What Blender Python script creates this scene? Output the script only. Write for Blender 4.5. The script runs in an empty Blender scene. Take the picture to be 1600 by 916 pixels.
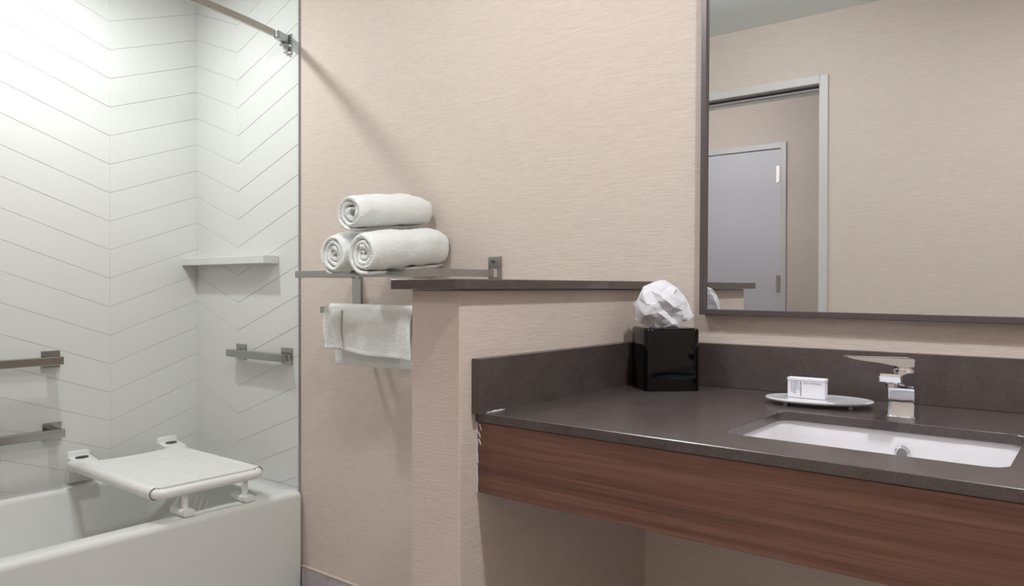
import bpy, bmesh, math, random
from mathutils import Vector, Matrix, noise

sc = bpy.context.scene
C = sc.collection
random.seed(7)

# ------------------------------------------------------------------ camera, world, exposure
cam_d = bpy.data.cameras.new('camera')
cam = bpy.data.objects.new('camera', cam_d)
C.objects.link(cam)
F_PX, YAW, PITCH, ROLL, CAM_H = 1179.49, 38.530, -0.4884, 0.1159, 1.1591
cam_d.sensor_fit = 'HORIZONTAL'
cam_d.sensor_width = 36.0
cam_d.lens = F_PX * 36.0 / 1600.0
cam_d.clip_start = 0.02
a, p_, r_ = map(math.radians, (YAW, PITCH, ROLL))
fw = Vector((-math.sin(a) * math.cos(p_), math.cos(a) * math.cos(p_), math.sin(p_)))
rt = Vector((math.cos(a), math.sin(a), 0))
up = rt.cross(fw)
R = rt * math.cos(r_) + up * math.sin(r_)
U = -rt * math.sin(r_) + up * math.cos(r_)
m = Matrix((R, U, -fw)).transposed().to_4x4()
m.translation = Vector((0, 0, CAM_H))
cam.matrix_world = m
sc.camera = cam

w = bpy.data.worlds.new('world')
sc.world = w
w.use_nodes = True
w.node_tree.nodes['Background'].inputs['Color'].default_value = (0.6, 0.6, 0.62, 1)
w.node_tree.nodes['Background'].inputs['Strength'].default_value = 0.15

sc.view_settings.view_transform = 'Standard'
sc.view_settings.look = 'None'
sc.view_settings.exposure = 0.40
sc.view_settings.gamma = 1.0
sc.view_settings.use_curve_mapping = False

CEIL = 2.44
# ceiling lamps and one added fill lamp: (x, y, disk size, watts, colour)
LAMPS = [
    (-2.66, 1.05, 'AREA', 0.10, 9.0, (0.94, 0.985, 1.0), 'recessed ceiling downlight over the bathtub'),
    (0.03, 0.86, 'AREA', 0.11, 14.5, (0.945, 0.975, 1.0), 'recessed ceiling downlight over the washbasin counter'),
    (-1.25, 0.80, 'POINT', 0.07, 15.5, (0.95, 0.975, 1.0), 'added fill lamp under the ceiling over the middle of the bathroom floor'),  # unseen fill lamp with its fixture, added to brighten the towels
    (-2.15, -0.75, 'POINT', 0.07, 17.5, (0.94, 0.96, 1.0), 'domed ceiling lamp in the hall outside the bathroom door'),
]

# ------------------------------------------------------------------ helpers
def lin(c):
    c = c / 255.0
    return c / 12.92 if c <= 0.04045 else ((c + 0.055) / 1.055) ** 2.4

def rgb(r, g, b):
    return (lin(r), lin(g), lin(b), 1.0)

def mat(name, col, rough=0.5, metal=0.0, spec=0.5, coat=0.0, emit=None, es=0.0):
    mt = bpy.data.materials.new(name)
    mt.use_nodes = True
    b = mt.node_tree.nodes['Principled BSDF']
    b.inputs['Base Color'].default_value = col
    b.inputs['Roughness'].default_value = rough
    b.inputs['Metallic'].default_value = metal
    b.inputs['Specular IOR Level'].default_value = spec
    b.inputs['Coat Weight'].default_value = coat
    b.inputs['Coat Roughness'].default_value = 0.03
    if emit:
        b.inputs['Emission Color'].default_value = emit
        b.inputs['Emission Strength'].default_value = es
    return mt

def nd(mt, t, **kw):
    n = mt.node_tree.nodes.new(t)
    for k, v in kw.items():
        setattr(n, k, v)
    return n

def lk(mt, a_, b_):
    mt.node_tree.links.new(a_, b_)

def tex_coords(mt, scale=(1, 1, 1), kind='Object'):
    tc = nd(mt, 'ShaderNodeTexCoord')
    mp = nd(mt, 'ShaderNodeMapping')
    mp.inputs['Scale'].default_value = scale
    lk(mt, tc.outputs[kind], mp.inputs['Vector'])
    return mp.outputs['Vector']

def noise_tex(mt, vec, scale, detail=2.0, rough=0.5):
    n = nd(mt, 'ShaderNodeTexNoise')
    n.inputs['Scale'].default_value = scale
    n.inputs['Detail'].default_value = detail
    n.inputs['Roughness'].default_value = rough
    lk(mt, vec, n.inputs['Vector'])
    return n.outputs['Fac']

def ramp(mt, fac, stops):
    r = nd(mt, 'ShaderNodeValToRGB')
    e = r.color_ramp.elements
    while len(e) < len(stops):
        e.new(0.5)
    for el, (p, c) in zip(e, stops):
        el.position = p
        el.color = c
    lk(mt, fac, r.inputs['Fac'])
    return r.outputs['Color']

def add_bump(mt, fac, strength, dist):
    b = nd(mt, 'ShaderNodeBump')
    b.inputs['Strength'].default_value = strength
    b.inputs['Distance'].default_value = dist
    lk(mt, fac, b.inputs['Height'])
    lk(mt, b.outputs['Normal'], mt.node_tree.nodes['Principled BSDF'].inputs['Normal'])

def set_col(mt, sock):
    lk(mt, sock, mt.node_tree.nodes['Principled BSDF'].inputs['Base Color'])

# ------------------------------------------------------------------ materials
def wallpaper(name, axis):
    """woven vinyl wall covering: short horizontal threads"""
    mt = mat(name, rgb(208, 194, 183), 0.75, spec=0.25)
    s1 = (26, 26, 430)
    v = tex_coords(mt, s1)
    n1 = noise_tex(mt, v, 1.0, 2.0, 0.5)
    v2 = tex_coords(mt, (90, 90, 800))
    n2 = noise_tex(mt, v2, 1.0, 1.0)
    mx = nd(mt, 'ShaderNodeMath', operation='MULTIPLY_ADD')
    lk(mt, n2, mx.inputs[0]); mx.inputs[1].default_value = 0.6
    lk(mt, n1, mx.inputs[2])
    set_col(mt, ramp(mt, mx.outputs[0], [(0.45, rgb(202, 187, 177)), (1.0, rgb(216, 202, 192))]))
    add_bump(mt, mx.outputs[0], 0.4, 0.0013)
    return mt

M = {}
M['paper'] = wallpaper('wallpaper', 0)
M['tile'] = mat('glazed_tile', rgb(216, 217, 213), 0.22, spec=0.5)
v = tex_coords(M['tile'], (1, 1, 1))
n1 = noise_tex(M['tile'], v, 330, 2.0)
set_col(M['tile'], ramp(M['tile'], n1, [(0.3, rgb(213, 214, 210)), (0.7, rgb(220, 221, 217))]))
add_bump(M['tile'], n1, 0.10, 0.0005)
M['grout'] = mat('tile_grout', rgb(196, 197, 193), 0.6)
M['tub'] = mat('white_enamel', rgb(224, 225, 221), 0.16, spec=0.5)
M['plastic'] = mat('white_plastic', rgb(232, 232, 229), 0.35)
M['dark_slot'] = mat('dark_rubber', rgb(70, 70, 68), 0.6)
M['ceil'] = mat('ceiling_paint', rgb(232, 238, 236), 0.85, spec=0.2)
n1 = noise_tex(M['ceil'], tex_coords(M['ceil']), 180, 2.0); add_bump(M['ceil'], n1, 0.15, 0.001)
M['quartz'] = mat('brown_quartz', rgb(84, 74, 72), 0.26, spec=0.7)
q = M['quartz']
vq = tex_coords(q)
n1 = noise_tex(q, vq, 620, 2.0, 0.6)
n2 = noise_tex(q, vq, 22, 4.0, 0.6)
mx = nd(q, 'ShaderNodeMix', data_type='RGBA', blend_type='MULTIPLY')
mx.inputs['Factor'].default_value = 1.0
lk(q, ramp(q, n1, [(0.33, rgb(74, 65, 64)), (0.55, rgb(88, 79, 77)), (0.74, rgb(104, 95, 92))]), mx.inputs[6])
lk(q, ramp(q, n2, [(0.3, (0.78, 0.75, 0.74, 1)), (0.7, (1, 1, 1, 1))]), mx.inputs[7])
set_col(q, mx.outputs[2])

M['wood'] = mat('walnut_laminate', rgb(100, 66, 54), 0.42, spec=0.4)
q = M['wood']
n1 = noise_tex(q, tex_coords(q, (0.55, 8, 26)), 2.6, 6.0, 0.6)
n2 = noise_tex(q, tex_coords(q, (3, 60, 210)), 2.0, 3.0, 0.6)
mx = nd(q, 'ShaderNodeMix', data_type='RGBA', blend_type='MULTIPLY')
mx.inputs['Factor'].default_value = 0.75
lk(q, ramp(q, n1, [(0.28, rgb(92, 63, 54)), (0.45, rgb(113, 78, 66)), (0.6, rgb(128, 92, 78)), (0.78, rgb(104, 71, 60))]), mx.inputs[6])
lk(q, ramp(q, n2, [(0.3, (0.62, 0.58, 0.57, 1)), (0.65, (1, 1, 1, 1))]), mx.inputs[7])
set_col(q, mx.outputs[2])
add_bump(q, n2, 0.15, 0.0006)

M['chrome'] = mat('chrome', rgb(226, 228, 232), 0.045, 1.0)
M['nickel'] = mat('polished_steel', rgb(172, 173, 171), 0.2, 1.0)
M['bronze'] = mat('brushed_bronze_frame', rgb(96, 88, 88), 0.4, 0.5)
M['mirror'] = mat('mirror_glass', (0.75, 0.77, 0.765, 1), 0.0, 1.0)
M['ceramic'] = mat('white_ceramic', rgb(226, 223, 227), 0.08, coat=0.4)
M['black'] = mat('black_lacquer', rgb(3, 3, 4), 0.05, spec=0.32)
M['grey_seam'] = mat('grey_seam', rgb(120, 120, 118), 0.6)
M['hole'] = mat('shadow_black', rgb(12, 12, 12), 0.8)
M['card'] = mat('white_card', rgb(232, 231, 238), 0.5)
M['ink'] = mat('grey_ink', rgb(112, 110, 122), 0.6)
M['clear'] = mat('clear_rubber', rgb(190, 190, 190), 0.2)
M['base_tile'] = mat('grey_base_tile', rgb(178, 170, 172), 0.4)
n1 = noise_tex(M['base_tile'], tex_coords(M['base_tile'], (6, 6, 30)), 4, 4); set_col(M['base_tile'], ramp(M['base_tile'], n1, [(0.3, rgb(166, 158, 161)), (0.7, rgb(186, 179, 180))]))
M['edge_trim'] = mat('ivory_edge_strip', rgb(205, 190, 176), 0.5)
M['metal_trim'] = mat('grey_sealant', rgb(150, 146, 148), 0.45)
M['caulk'] = mat('white_caulk', rgb(225, 222, 226), 0.5)
M['door_frame'] = mat('painted_door_frame', rgb(205, 200, 198), 0.45)
M['door'] = mat('lilac_grey_door', rgb(205, 200, 206), 0.5)
M['gasket'] = mat('dark_gasket', rgb(88, 80, 88), 0.6)
M['floor'] = mat('floor_tile', rgb(196, 192, 188), 0.45)
M['floor_grout'] = mat('floor_grout', rgb(140, 134, 130), 0.8)
M['lens'] = mat('lamp_lens', rgb(255, 255, 250), 0.4, emit=(1, 0.98, 0.95, 1), es=4.0)
M['tissue'] = mat('tissue_paper', rgb(218, 216, 222), 0.85, spec=0.1)
M['tissue'].node_tree.nodes['Principled BSDF'].inputs['Subsurface Weight'].default_value = 0.0

M['towel'] = mat('white_terry', rgb(245, 247, 244), 0.95, spec=0.1)
q = M['towel']
q.node_tree.nodes['Principled BSDF'].inputs['Sheen Weight'].default_value = 0.25
vt = tex_coords(q)
n1 = noise_tex(q, vt, 150, 3.0, 0.7)
vo = nd(q, 'ShaderNodeTexVoronoi'); vo.inputs['Scale'].default_value = 250
lk(q, vt, vo.inputs['Vector'])
ad = nd(q, 'ShaderNodeMath', operation='SUBTRACT'); lk(q, n1, ad.inputs[0]); lk(q, vo.outputs['Distance'], ad.inputs[1])
add_bump(q, ad.outputs[0], 0.6, 0.0030)
set_col(q, ramp(q, ad.outputs[0], [(0.0, rgb(236, 238, 235)), (0.45, rgb(249, 250, 248))]))

M['weave'] = mat('flat_woven_band', rgb(236, 238, 234), 0.9, spec=0.1)
q = M['weave']
wv = nd(q, 'ShaderNodeTexWave', wave_type='BANDS', bands_direction='DIAGONAL')
wv.inputs['Scale'].default_value = 38
lk(q, tex_coords(q), wv.inputs['Vector'])
add_bump(q, wv.outputs['Fac'], 0.55, 0.003)

# ------------------------------------------------------------------ mesh helpers
def obj(name, bm, mt, parent=None, smooth=False, kind=None):
    me = bpy.data.meshes.new(name)
    bmesh.ops.recalc_face_normals(bm, faces=bm.faces)
    bm.to_mesh(me)
    bm.free()
    if mt is not None:
        for x in (mt if isinstance(mt, (list, tuple)) else [mt]):
            me.materials.append(x)
    if smooth:
        for f in me.polygons:
            f.use_smooth = True
    o = bpy.data.objects.new(name, me)
    C.objects.link(o)
    if parent:
        o.parent = parent
    if kind:
        o['kind'] = kind
    return o

def sharpen(o, ang=40):
    """smooth shading but edges steeper than ang stay sharp"""
    bm = bmesh.new(); bm.from_mesh(o.data)
    for e in bm.edges:
        if len(e.link_faces) == 2 and e.calc_face_angle(0) > math.radians(ang):
            e.smooth = False
    for f in bm.faces:
        f.smooth = True
    bm.to_mesh(o.data); bm.free()
    return o

def thing(name, label, cat, loc=(0, 0, 0), rotz=0.0, group=None):
    o = bpy.data.objects.new(name, None)
    o.empty_display_size = 0.05
    o.location = loc
    o.rotation_euler = (0, 0, rotz)
    C.objects.link(o)
    o['label'] = label
    o['category'] = cat
    if group:
        o['group'] = group
    return o

def tag(o, label, cat, group=None):
    o['label'] = label
    o['category'] = cat
    if group:
        o['group'] = group
    return o

def box(bm, x0, x1, y0, y1, z0, z1, bev=0.0, seg=2):
    ret = bmesh.ops.create_cube(bm, size=1.0)
    vs = ret['verts']
    for v in vs:
        v.co = Vector((x0 + (v.co.x + .5) * (x1 - x0), y0 + (v.co.y + .5) * (y1 - y0), z0 + (v.co.z + .5) * (z1 - z0)))
    if bev > 0:
        es = set()
        for v in vs:
            for e in v.link_edges:
                es.add(e)
        bmesh.ops.bevel(bm, geom=list(es), offset=bev, segments=seg, profile=0.5, affect='EDGES')
    return bm

def bx(*args, bev=0.0, seg=2):
    return box(bmesh.new(), *args, bev=bev, seg=seg)

def loft(bm, loops, close_loop=True, cap0=True, cap1=True, wrap=False):
    rings = []
    for lp in loops:
        rings.append([bm.verts.new(c) for c in lp])
    n = len(rings[0])
    cnt = len(rings)
    rng = range(cnt if wrap else cnt - 1)
    for i in rng:
        A, B = rings[i], rings[(i + 1) % cnt]
        for j in range(n if close_loop else n - 1):
            k = (j + 1) % n
            try:
                bm.faces.new((A[j], A[k], B[k], B[j]))
            except ValueError:
                pass
    if not wrap:
        if cap0:
            bm.faces.new(rings[0][::-1])
        if cap1:
            bm.faces.new(rings[-1])
    return rings

def rrect(x0, x1, y0, y1, r, z, n=6):
    pts = []
    for cx, cy, a0 in ((x1 - r, y1 - r, 0), (x0 + r, y1 - r, 90), (x0 + r, y0 + r, 180), (x1 - r, y0 + r, 270)):
        for i in range(n + 1):
            t = math.radians(a0 + 90 * i / n)
            pts.append(Vector((cx + r * math.cos(t), cy + r * math.sin(t), z)))
    return pts

def cyl(bm, p0, p1, r0, r1=None, n=24, caps=True, bev=0.0):
    p0, p1 = Vector(p0), Vector(p1)
    if r1 is None:
        r1 = r0
    d = (p1 - p0).normalized()
    u = d.orthogonal().normalized()
    v = d.cross(u)
    L = (p1 - p0).length
    prof = [(0, r0), (L, r1)]
    if bev > 0:
        prof = [(0, r0 - bev), (bev * .3, r0 - bev * .3), (bev, r0), (L - bev, r1), (L - bev * .3, r1 - bev * .3), (L, r1 - bev)]
    loops = []
    for s, r in prof:
        loops.append([p0 + d * s + (u * math.cos(t) + v * math.sin(t)) * r for t in [2 * math.pi * i / n for i in range(n)]])
    loft(bm, loops, cap0=caps, cap1=caps)
    return bm

def lathe(bm, prof, center, axis=(0, 0, 1), n=32, capped=False):
    d = Vector(axis).normalized()
    u = d.orthogonal().normalized()
    v = d.cross(u)
    c = Vector(center)
    loops = [[c + d * h + (u * math.cos(t) + v * math.sin(t)) * max(r, 1e-5) for t in [2 * math.pi * i / n for i in range(n)]] for r, h in prof]
    loft(bm, loops, cap0=capped, cap1=capped)
    return bm

def sweep(bm, path, sec, upv=Vector((0, 0, 1)), caps=True):
    """sec: list of (side, up) offsets"""
    loops = []
    n = len(path)
    for i, p in enumerate(path):
        p = Vector(p)
        t = (Vector(path[min(i + 1, n - 1)]) - Vector(path[max(i - 1, 0)])).normalized()
        s = t.cross(upv).normalized()
        u = s.cross(t)
        loops.append([p + s * x + u * y for x, y in sec])
    loft(bm, loops, cap0=caps, cap1=caps)
    return bm

def prism(bm, pts, h, bev=0.0):
    """polygon pts extruded by vector h, front edge bevelled"""
    h = Vector(h)
    a_ = [Vector(p) for p in pts]
    vs0 = [bm.verts.new(p) for p in a_]
    vs1 = [bm.verts.new(p + h) for p in a_]
    n = len(a_)
    for i in range(n):
        j = (i + 1) % n
        bm.faces.new((vs0[i], vs0[j], vs1[j], vs1[i]))
    bm.faces.new(vs0[::-1])
    f1 = bm.faces.new(vs1)
    if bev > 0:
        bmesh.ops.bevel(bm, geom=list(f1.edges), offset=bev, segments=1, profile=0.5, affect='EDGES')
    return bm

# ------------------------------------------------------------------ main dimensions
WY = 1.75          # mirrored (back) wall plane
XL = -3.179        # tiled face of the long tub wall
XTR = -2.43        # where tile stops and wallpaper starts
YF = -0.21         # wall with the door
XR = 0.80
PONY_X0, PONY_X1, PONY_Y = -1.079, -0.951, 1.038

# ------------------------------------------------------------------ setting
def struct(name, bm, mt, parent=None, **k):
    return obj(name, bm, mt, parent, kind='structure', **k)

T = 0.1
wall_back = struct('wall_back', bx(XL - 0.006 - T, XR + T, WY, WY + T, 0, CEIL), M['paper'])
wall_left = struct('wall_left', bx(XL - 0.002 - T, XL - 0.002, YF - T, WY, 0, CEIL), M['grout'])
struct('wall_right', bx(XR, XR + T, YF - T, WY, 0, CEIL), M['paper'])
struct('wall_foot', bx(XL - 0.006, XTR + 0.02, 0.10, 0.222, 0, CEIL), M['paper'])
struct('ceiling', bx(-4.2, 2.0, -1.9, WY + T, CEIL, CEIL + 0.08), M['ceil'])
floor = struct('floor', bx(-4.2, 2.0, -1.9, WY + T, -0.06, -0.008), M['floor_grout'])
# pony wall between tub area and washbasin
struct('wall_half', bx(PONY_X0, PONY_X1, PONY_Y, WY, 0, 1.1525, bev=0.002, seg=1), M['paper'])

# floor tiles in the bathroom
k = 0
for i in range(14):
    for j in range(7):
        x0 = -2.40 + i * 0.305; y0 = YF + 0.004 + j * 0.305
        x1 = min(x0 + 0.301, XR); y1 = min(y0 + 0.301, WY)
        if x0 > XR - 0.02 or y0 > WY - 0.02:
            continue
        if k == 0:
            ft = struct('tile', bx(0, 0.301, 0, 0.301, -0.008, 0, bev=0.001, seg=1), M['floor'], floor)
            ft.location = (x0, y0, 0); k = 1
        else:
            if x1 - x0 > 0.3 and y1 - y0 > 0.3:
                c = ft.copy(); C.objects.link(c); c.location = (x0, y0, 0)
            else:
                struct('tile', bx(x0, x1, y0, y1, -0.008, 0, bev=0.001, seg=1), M['floor'], floor)

# door wall (with opening) seen in the mirror
DX1, DX0, DZ = -1.075, -1.985, 2.118
bm = bmesh.new()
box(bm, XL - 0.006 - T, DX0, YF - T, YF, 0, CEIL)
box(bm, DX1, XR + T, YF - T, YF, 0, CEIL)
box(bm, DX0, DX1, YF - T, YF, DZ, CEIL)
struct('wall_front', bm, M['paper'])
# painted steel frame of that opening: two faces, jamb, stop
def steel_frame(name, x0, x1, z1, yface, depth, w_, sgn):
    """frame round an opening x0..x1, 0..z1; faces on both wall sides"""
    bm = bmesh.new()
    ya, yb = yface, yface - depth
    for (u0, u1) in ((x0 - w_, x0 + 0.006), (x1 - 0.006, x1 + w_)):
        box(bm, u0, u1, yb - 0.012, ya + 0.012, 0, z1 + w_, bev=0.002, seg=1)
    box(bm, x0, x1, yb - 0.012, ya + 0.012, z1 - 0.006, z1 + w_, bev=0.002, seg=1)
    return bm
f1 = struct('door_1', steel_frame('f', DX0, DX1, DZ, YF, T, 0.034, 1), M['door_frame'])
bm = bmesh.new()
box(bm, DX0 + 0.006, DX0 + 0.02, YF - T + 0.02, YF - T + 0.06, 0, DZ - 0.006)
box(bm, DX1 - 0.02, DX1 - 0.006, YF - T + 0.02, YF - T + 0.06, 0, DZ - 0.006)
box(bm, DX0 + 0.02, DX1 - 0.02, YF - T + 0.02, YF - T + 0.06, DZ - 0.022, DZ - 0.006)
struct('door_stop', bm, M['door_frame'], f1)
bm = bmesh.new()
box(bm, DX0 + 0.02, DX1 - 0.02, YF - T + 0.061, YF - T + 0.066, DZ - 0.016, DZ - 0.007)
struct('gasket', bm, M['gasket'], f1)
struct('strike_plate', bx(DX1 - 0.009, DX1 - 0.0055, YF - 0.07, YF - 0.04, 0.93, 1.09, bev=0.001, seg=1), M['nickel'], f1)

# hall wall opposite with a closed door
HY = -1.74
EX1, EX0, EZ = -1.780, -2.70, 2.118
bm = bmesh.new()
box(bm, -4.2, EX0, HY - T, HY, 0, CEIL)
box(bm, EX1, 2.0, HY - T, HY, 0, CEIL)
box(bm, EX0, EX1, HY - T, HY, EZ, CEIL)
struct('wall_hall', bm, M['paper'])
struct('wall_hall_left', bx(-4.3, -4.2, HY - T, YF, 0, CEIL), M['paper'])
struct('wall_hall_right', bx(2.0, 2.1, HY - T, YF, 0, CEIL), M['paper'])
f2 = struct('door_2', steel_frame('f', EX0, EX1, EZ, HY, T, 0.034, 1), M['door_frame'])
slab = struct('door_panel', bx(EX0 + 0.009, EX1 - 0.009, HY - 0.045, HY - 0.002, 0.008, EZ - 0.010, bev=0.0015, seg=1), M['door'], f2)
for hz in (1.985 - 0.05, 1.233 - 0.05, 0.30):
    bm = bmesh.new()
    cyl(bm, (EX1 - 0.008, HY + 0.008, hz - 0.057), (EX1 - 0.008, HY + 0.008, hz + 0.057), 0.0075, n=12)
    for q_ in (-0.034, -0.011, 0.011, 0.034):
        cyl(bm, (EX1 - 0.008, HY + 0.008, hz + q_ - 0.001), (EX1 - 0.008, HY + 0.008, hz + q_ + 0.001), 0.0085, n=12)
    box(bm, EX1 - 0.036, EX1 + 0.0, HY - 0.003, HY + 0.0035, hz - 0.057, hz + 0.057)
    struct('hinge', bm, M['chrome'], slab)
bm = bmesh.new()
cyl(bm, (EX0 + 0.08, HY - 0.002, 1.0), (EX0 + 0.08, HY + 0.012, 1.0), 0.027)
cyl(bm, (EX0 + 0.08, HY + 0.012, 1.0), (EX0 + 0.08, HY + 0.05, 1.0), 0.010)
box(bm, EX0 + 0.07, EX0 + 0.20, HY + 0.04, HY + 0.055, 0.99, 1.01, bev=0.004)
struct('door_handle', bm, M['nickel'], slab)

# chevron tiles ------------------------------------------------------
PITCH_T, SL, GAP, TH = 0.1155, 0.363, 0.0014, 0.002
PEAK = 2.1315
def clip(poly, z, keep_above):
    out = []
    n = len(poly)
    for i in range(n):
        a_, b_ = poly[i], poly[(i + 1) % n]
        ina = (a_[1] >= z) if keep_above else (a_[1] <= z)
        inb = (b_[1] >= z) if keep_above else (b_[1] <= z)
        if ina:
            out.append(a_)
        if ina != inb:
            t = (z - a_[1]) / (b_[1] - a_[1])
            out.append((a_[0] + t * (b_[0] - a_[0]), z))
    return out

def chevron(cols, to3, nrm, parent):
    """cols: (u0, zrel0, u1, zrel1) half columns along the wall"""
    for (u0, z0, u1, z1, ja, jb) in cols:
        shared = None
        for r in range(-4, 18):
            zz = PEAK - r * PITCH_T
            poly = [(u0 + ja, zz + z0 - PITCH_T + GAP / 2), (u1 - jb, zz + z1 - PITCH_T + GAP / 2),
                    (u1 - jb, zz + z1 - GAP / 2), (u0 + ja, zz + z0 - GAP / 2)]
            full = all(0.33 < p[1] < CEIL - 0.001 for p in poly)
            if full and shared is not None:
                c = shared.copy(); C.objects.link(c)
                c.location = (0, 0, -(r - shared['r']) * PITCH_T)
                continue
            p2 = clip(clip(poly, 0.33, True), CEIL - 0.001, False)
            if len(p2) < 3 or max(q[1] for q in p2) - min(q[1] for q in p2) < 0.012:
                continue
            bm = prism(bmesh.new(), [to3(u, z) for u, z in p2], Vector(nrm) * TH, bev=0.0008)
            o = struct('tile', bm, M['tile'], parent)
            if full:
                shared = o; o['r'] = r
        if shared is not None:
            for o in [x for x in C.objects if x.name.startswith('tile') and 'r' in x.keys()]:
                del o['r']

# long wall, u = distance from the corner towards the camera
hw = 0.372
cols = []
u = 0.0; hgt = 0.0
for i in range(5):
    u1 = min(u + (hw if i == 0 else 0.388), WY - 0.224)
    h1 = hgt + (-SL if i % 2 == 0 else SL) * (u1 - u)
    cols.append((u, hgt, u1, h1, 0.0001 if i else 0.0, 0.0001))
    u, hgt = u1, h1
    if u >= WY - 0.23:
        break
chevron(cols, lambda u_, z_: Vector((XL - TH, WY - u_, z_)), (1, 0, 0), wall_left)
# end wall panel, u from the corner to the right
W2 = XTR - XL
v2 = 0.328
chevron([(0.0, 0.0, v2, -SL * v2, 0.0, 0.0), (v2, -SL * v2, W2, -SL * v2 + SL * (W2 - v2), 0.0, 0.001)],
        lambda u_, z_: Vector((XL + u_, WY, z_)), (0, -1, 0), wall_back)
# grout bed behind the end wall tiles
struct('grout_bed', bx(XL - 0.0055, XTR, WY - 0.0003, WY + 0.001, 0.3, CEIL), M['grout'], wall_back)
# grey edge strip where the tile meets the wallpaper
struct('trim_1', bx(XTR, XTR + 0.006, WY - 0.0075, WY + 0.001, 0.10, CEIL, bev=0.001, seg=1), M['metal_trim'])

# tiled baseboard on the back wall
bb = struct('baseboard_back', bx(-2.404, PONY_X0, WY - 0.009, WY, 0, 0.097), M['floor_grout'])
for x0, x1 in ((-2.400, -2.2455), (-2.2425, -1.9415), (-1.9385, -1.6375), (-1.6345, -1.3335), (-1.3305, PONY_X0)):
    struct('tile', bx(x0, x1, WY - 0.012, WY - 0.0085, 0.001, 0.0955, bev=0.0007, seg=1), M['base_tile'], bb)
struct('edge_strip', bx(-2.404, PONY_X0, WY - 0.014, WY, 0.0965, 0.1005, bev=0.0006, seg=1), M['edge_trim'], bb)
bb2 = struct('baseboard_half', bx(PONY_X1, PONY_X1 + 0.010, PONY_Y, WY, 0, 0.097), M['base_tile'])
bb3 = struct('baseboard_right', bx(PONY_X1 + 0.011, XR, WY - 0.010, WY, 0, 0.097), M['base_tile'])

# ------------------------------------------------------------------ ceiling lamps and the added fill lamp
for (lx, ly, lt, ls, lw, lc, lab) in LAMPS:
    t = thing('ceiling_or_fill_light', lab, 'light', (lx, ly, CEIL), group=None)
    bm = lathe(bmesh.new(), [(0.085, 0.0), (0.085, -0.006), (0.072, -0.010), (0.066, -0.006), (0.066, 0.0)], (0, 0, 0))
    obj('trim_ring', bm, M['ceil'], t, smooth=True)
    bm = lathe(bmesh.new(), [(0.066, -0.001), (0.060, -0.012), (0.040, -0.021), (0.0, -0.025)], (0, 0, 0), n=24)
    obj('lens', bm, M['lens'], t, smooth=True)
    ld = bpy.data.lights.new('ceiling_or_fill_lamp', lt)
    if lt == 'AREA':
        ld.shape = 'DISK'; ld.size = ls
    else:
        ld.shadow_soft_size = ls
    ld.energy = lw; ld.color = lc
    lo = bpy.data.objects.new('lamp', ld)
    C.objects.link(lo); lo.parent = t
    lo.location = (0, 0, -0.085 if lt == 'POINT' else -0.028)

# ------------------------------------------------------------------ bathtub
TZ = 0.382
TX0, TX1, TY0, TY1 = XL + 0.001, -2.405, 0.226, WY - 0.008
bm = bmesh.new()
N = 7
def rr(x0, x1, y0, y1, r, z):
    return rrect(x0, x1, y0, y1, r, z, N)
ix0, ix1, iy0, iy1 = TX0 + 0.055, TX1 - 0.085, TY0 + 0.10, TY1 - 0.115
loops = [rr(TX0, TX1 - 0.004, TY0, TY1, 0.010, 0.0), rr(TX0, TX1, TY0, TY1, 0.010, 0.06)]
rad = 0.022
for i in range(0, 7):
    t = math.radians(90 * i / 6)
    o_ = rad * (1 - math.cos(t))
    loops.append(rr(TX0 + o_ * .1, TX1 - o_, TY0 + o_ * .1, TY1 - o_ * .25, 0.010 + o_ * .5, TZ - rad + rad * math.sin(t)))
# inner lip
ri = 0.020
for i in range(0, 7):
    t = math.radians(90 * i / 6)
    o_ = ri * math.sin(t)
    loops.append(rr(ix0 - ri + o_, ix1 + ri - o_, iy0 - ri + o_, iy1 + ri - o_, 0.075, TZ - ri + ri * math.cos(t)))
dep = 0.305
for f, z in ((0.02, 0.09), (0.045, 0.18), (0.07, 0.25), (0.10, 0.285), (0.14, 0.30), (0.19, 0.305)):
    loops.append(rr(ix0 + f * .7, ix1 - f * .45, iy0 + f * 1.2, iy1 - f * 1.4, 0.10, TZ - z))
loft(bm, loops)
tub = obj('basin_shell', bm, M['tub'])
sharpen(tub, 35)
t = thing('bathtub', 'white enamel alcove bathtub with a flat apron and rounded rim', 'bathtub', ((TX0 + TX1) / 2, 1.0, 0))
tub.parent = t; tub.matrix_parent_inverse = Matrix.Translation(-Vector(t.location))
# overflow plate and drain
def child(o, t_):
    """parent keeping world placement (objects were built in world space)"""
    o.parent = t_
    t_mat = Matrix.Translation(t_.location) @ t_.rotation_euler.to_matrix().to_4x4()
    o.matrix_parent_inverse = t_mat.inverted()
    return o
bm = cyl(bmesh.new(), (-2.79, 1.33, TZ - 0.304), (-2.79, 1.33, TZ - 0.300), 0.032)
child(obj('drain', bm, M['nickel']), t)
# bead of sealant where tub meets the tiles
bm = bmesh.new()
box(bm, TX0 - 0.001, TX0 + 0.004, TY0, TY1, TZ - 0.003, TZ + 0.003, bev=0.0012)
box(bm, TX0, TX1 - 0.02, TY1 - 0.002, TY1 + 0.002, TZ - 0.003, TZ + 0.002)
child(obj('sealant_bead', bm, M['caulk']), t)

# ------------------------------------------------------------------ folding shower seat
SZ = 0.475
st = thing('shower_seat', 'white folding slatted shower seat resting across the bathtub', 'seat', (XL, 1.40, TZ))
SY0, SY1 = 1.205, 1.585
SXF, SXB = -2.432, -3.035
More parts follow.
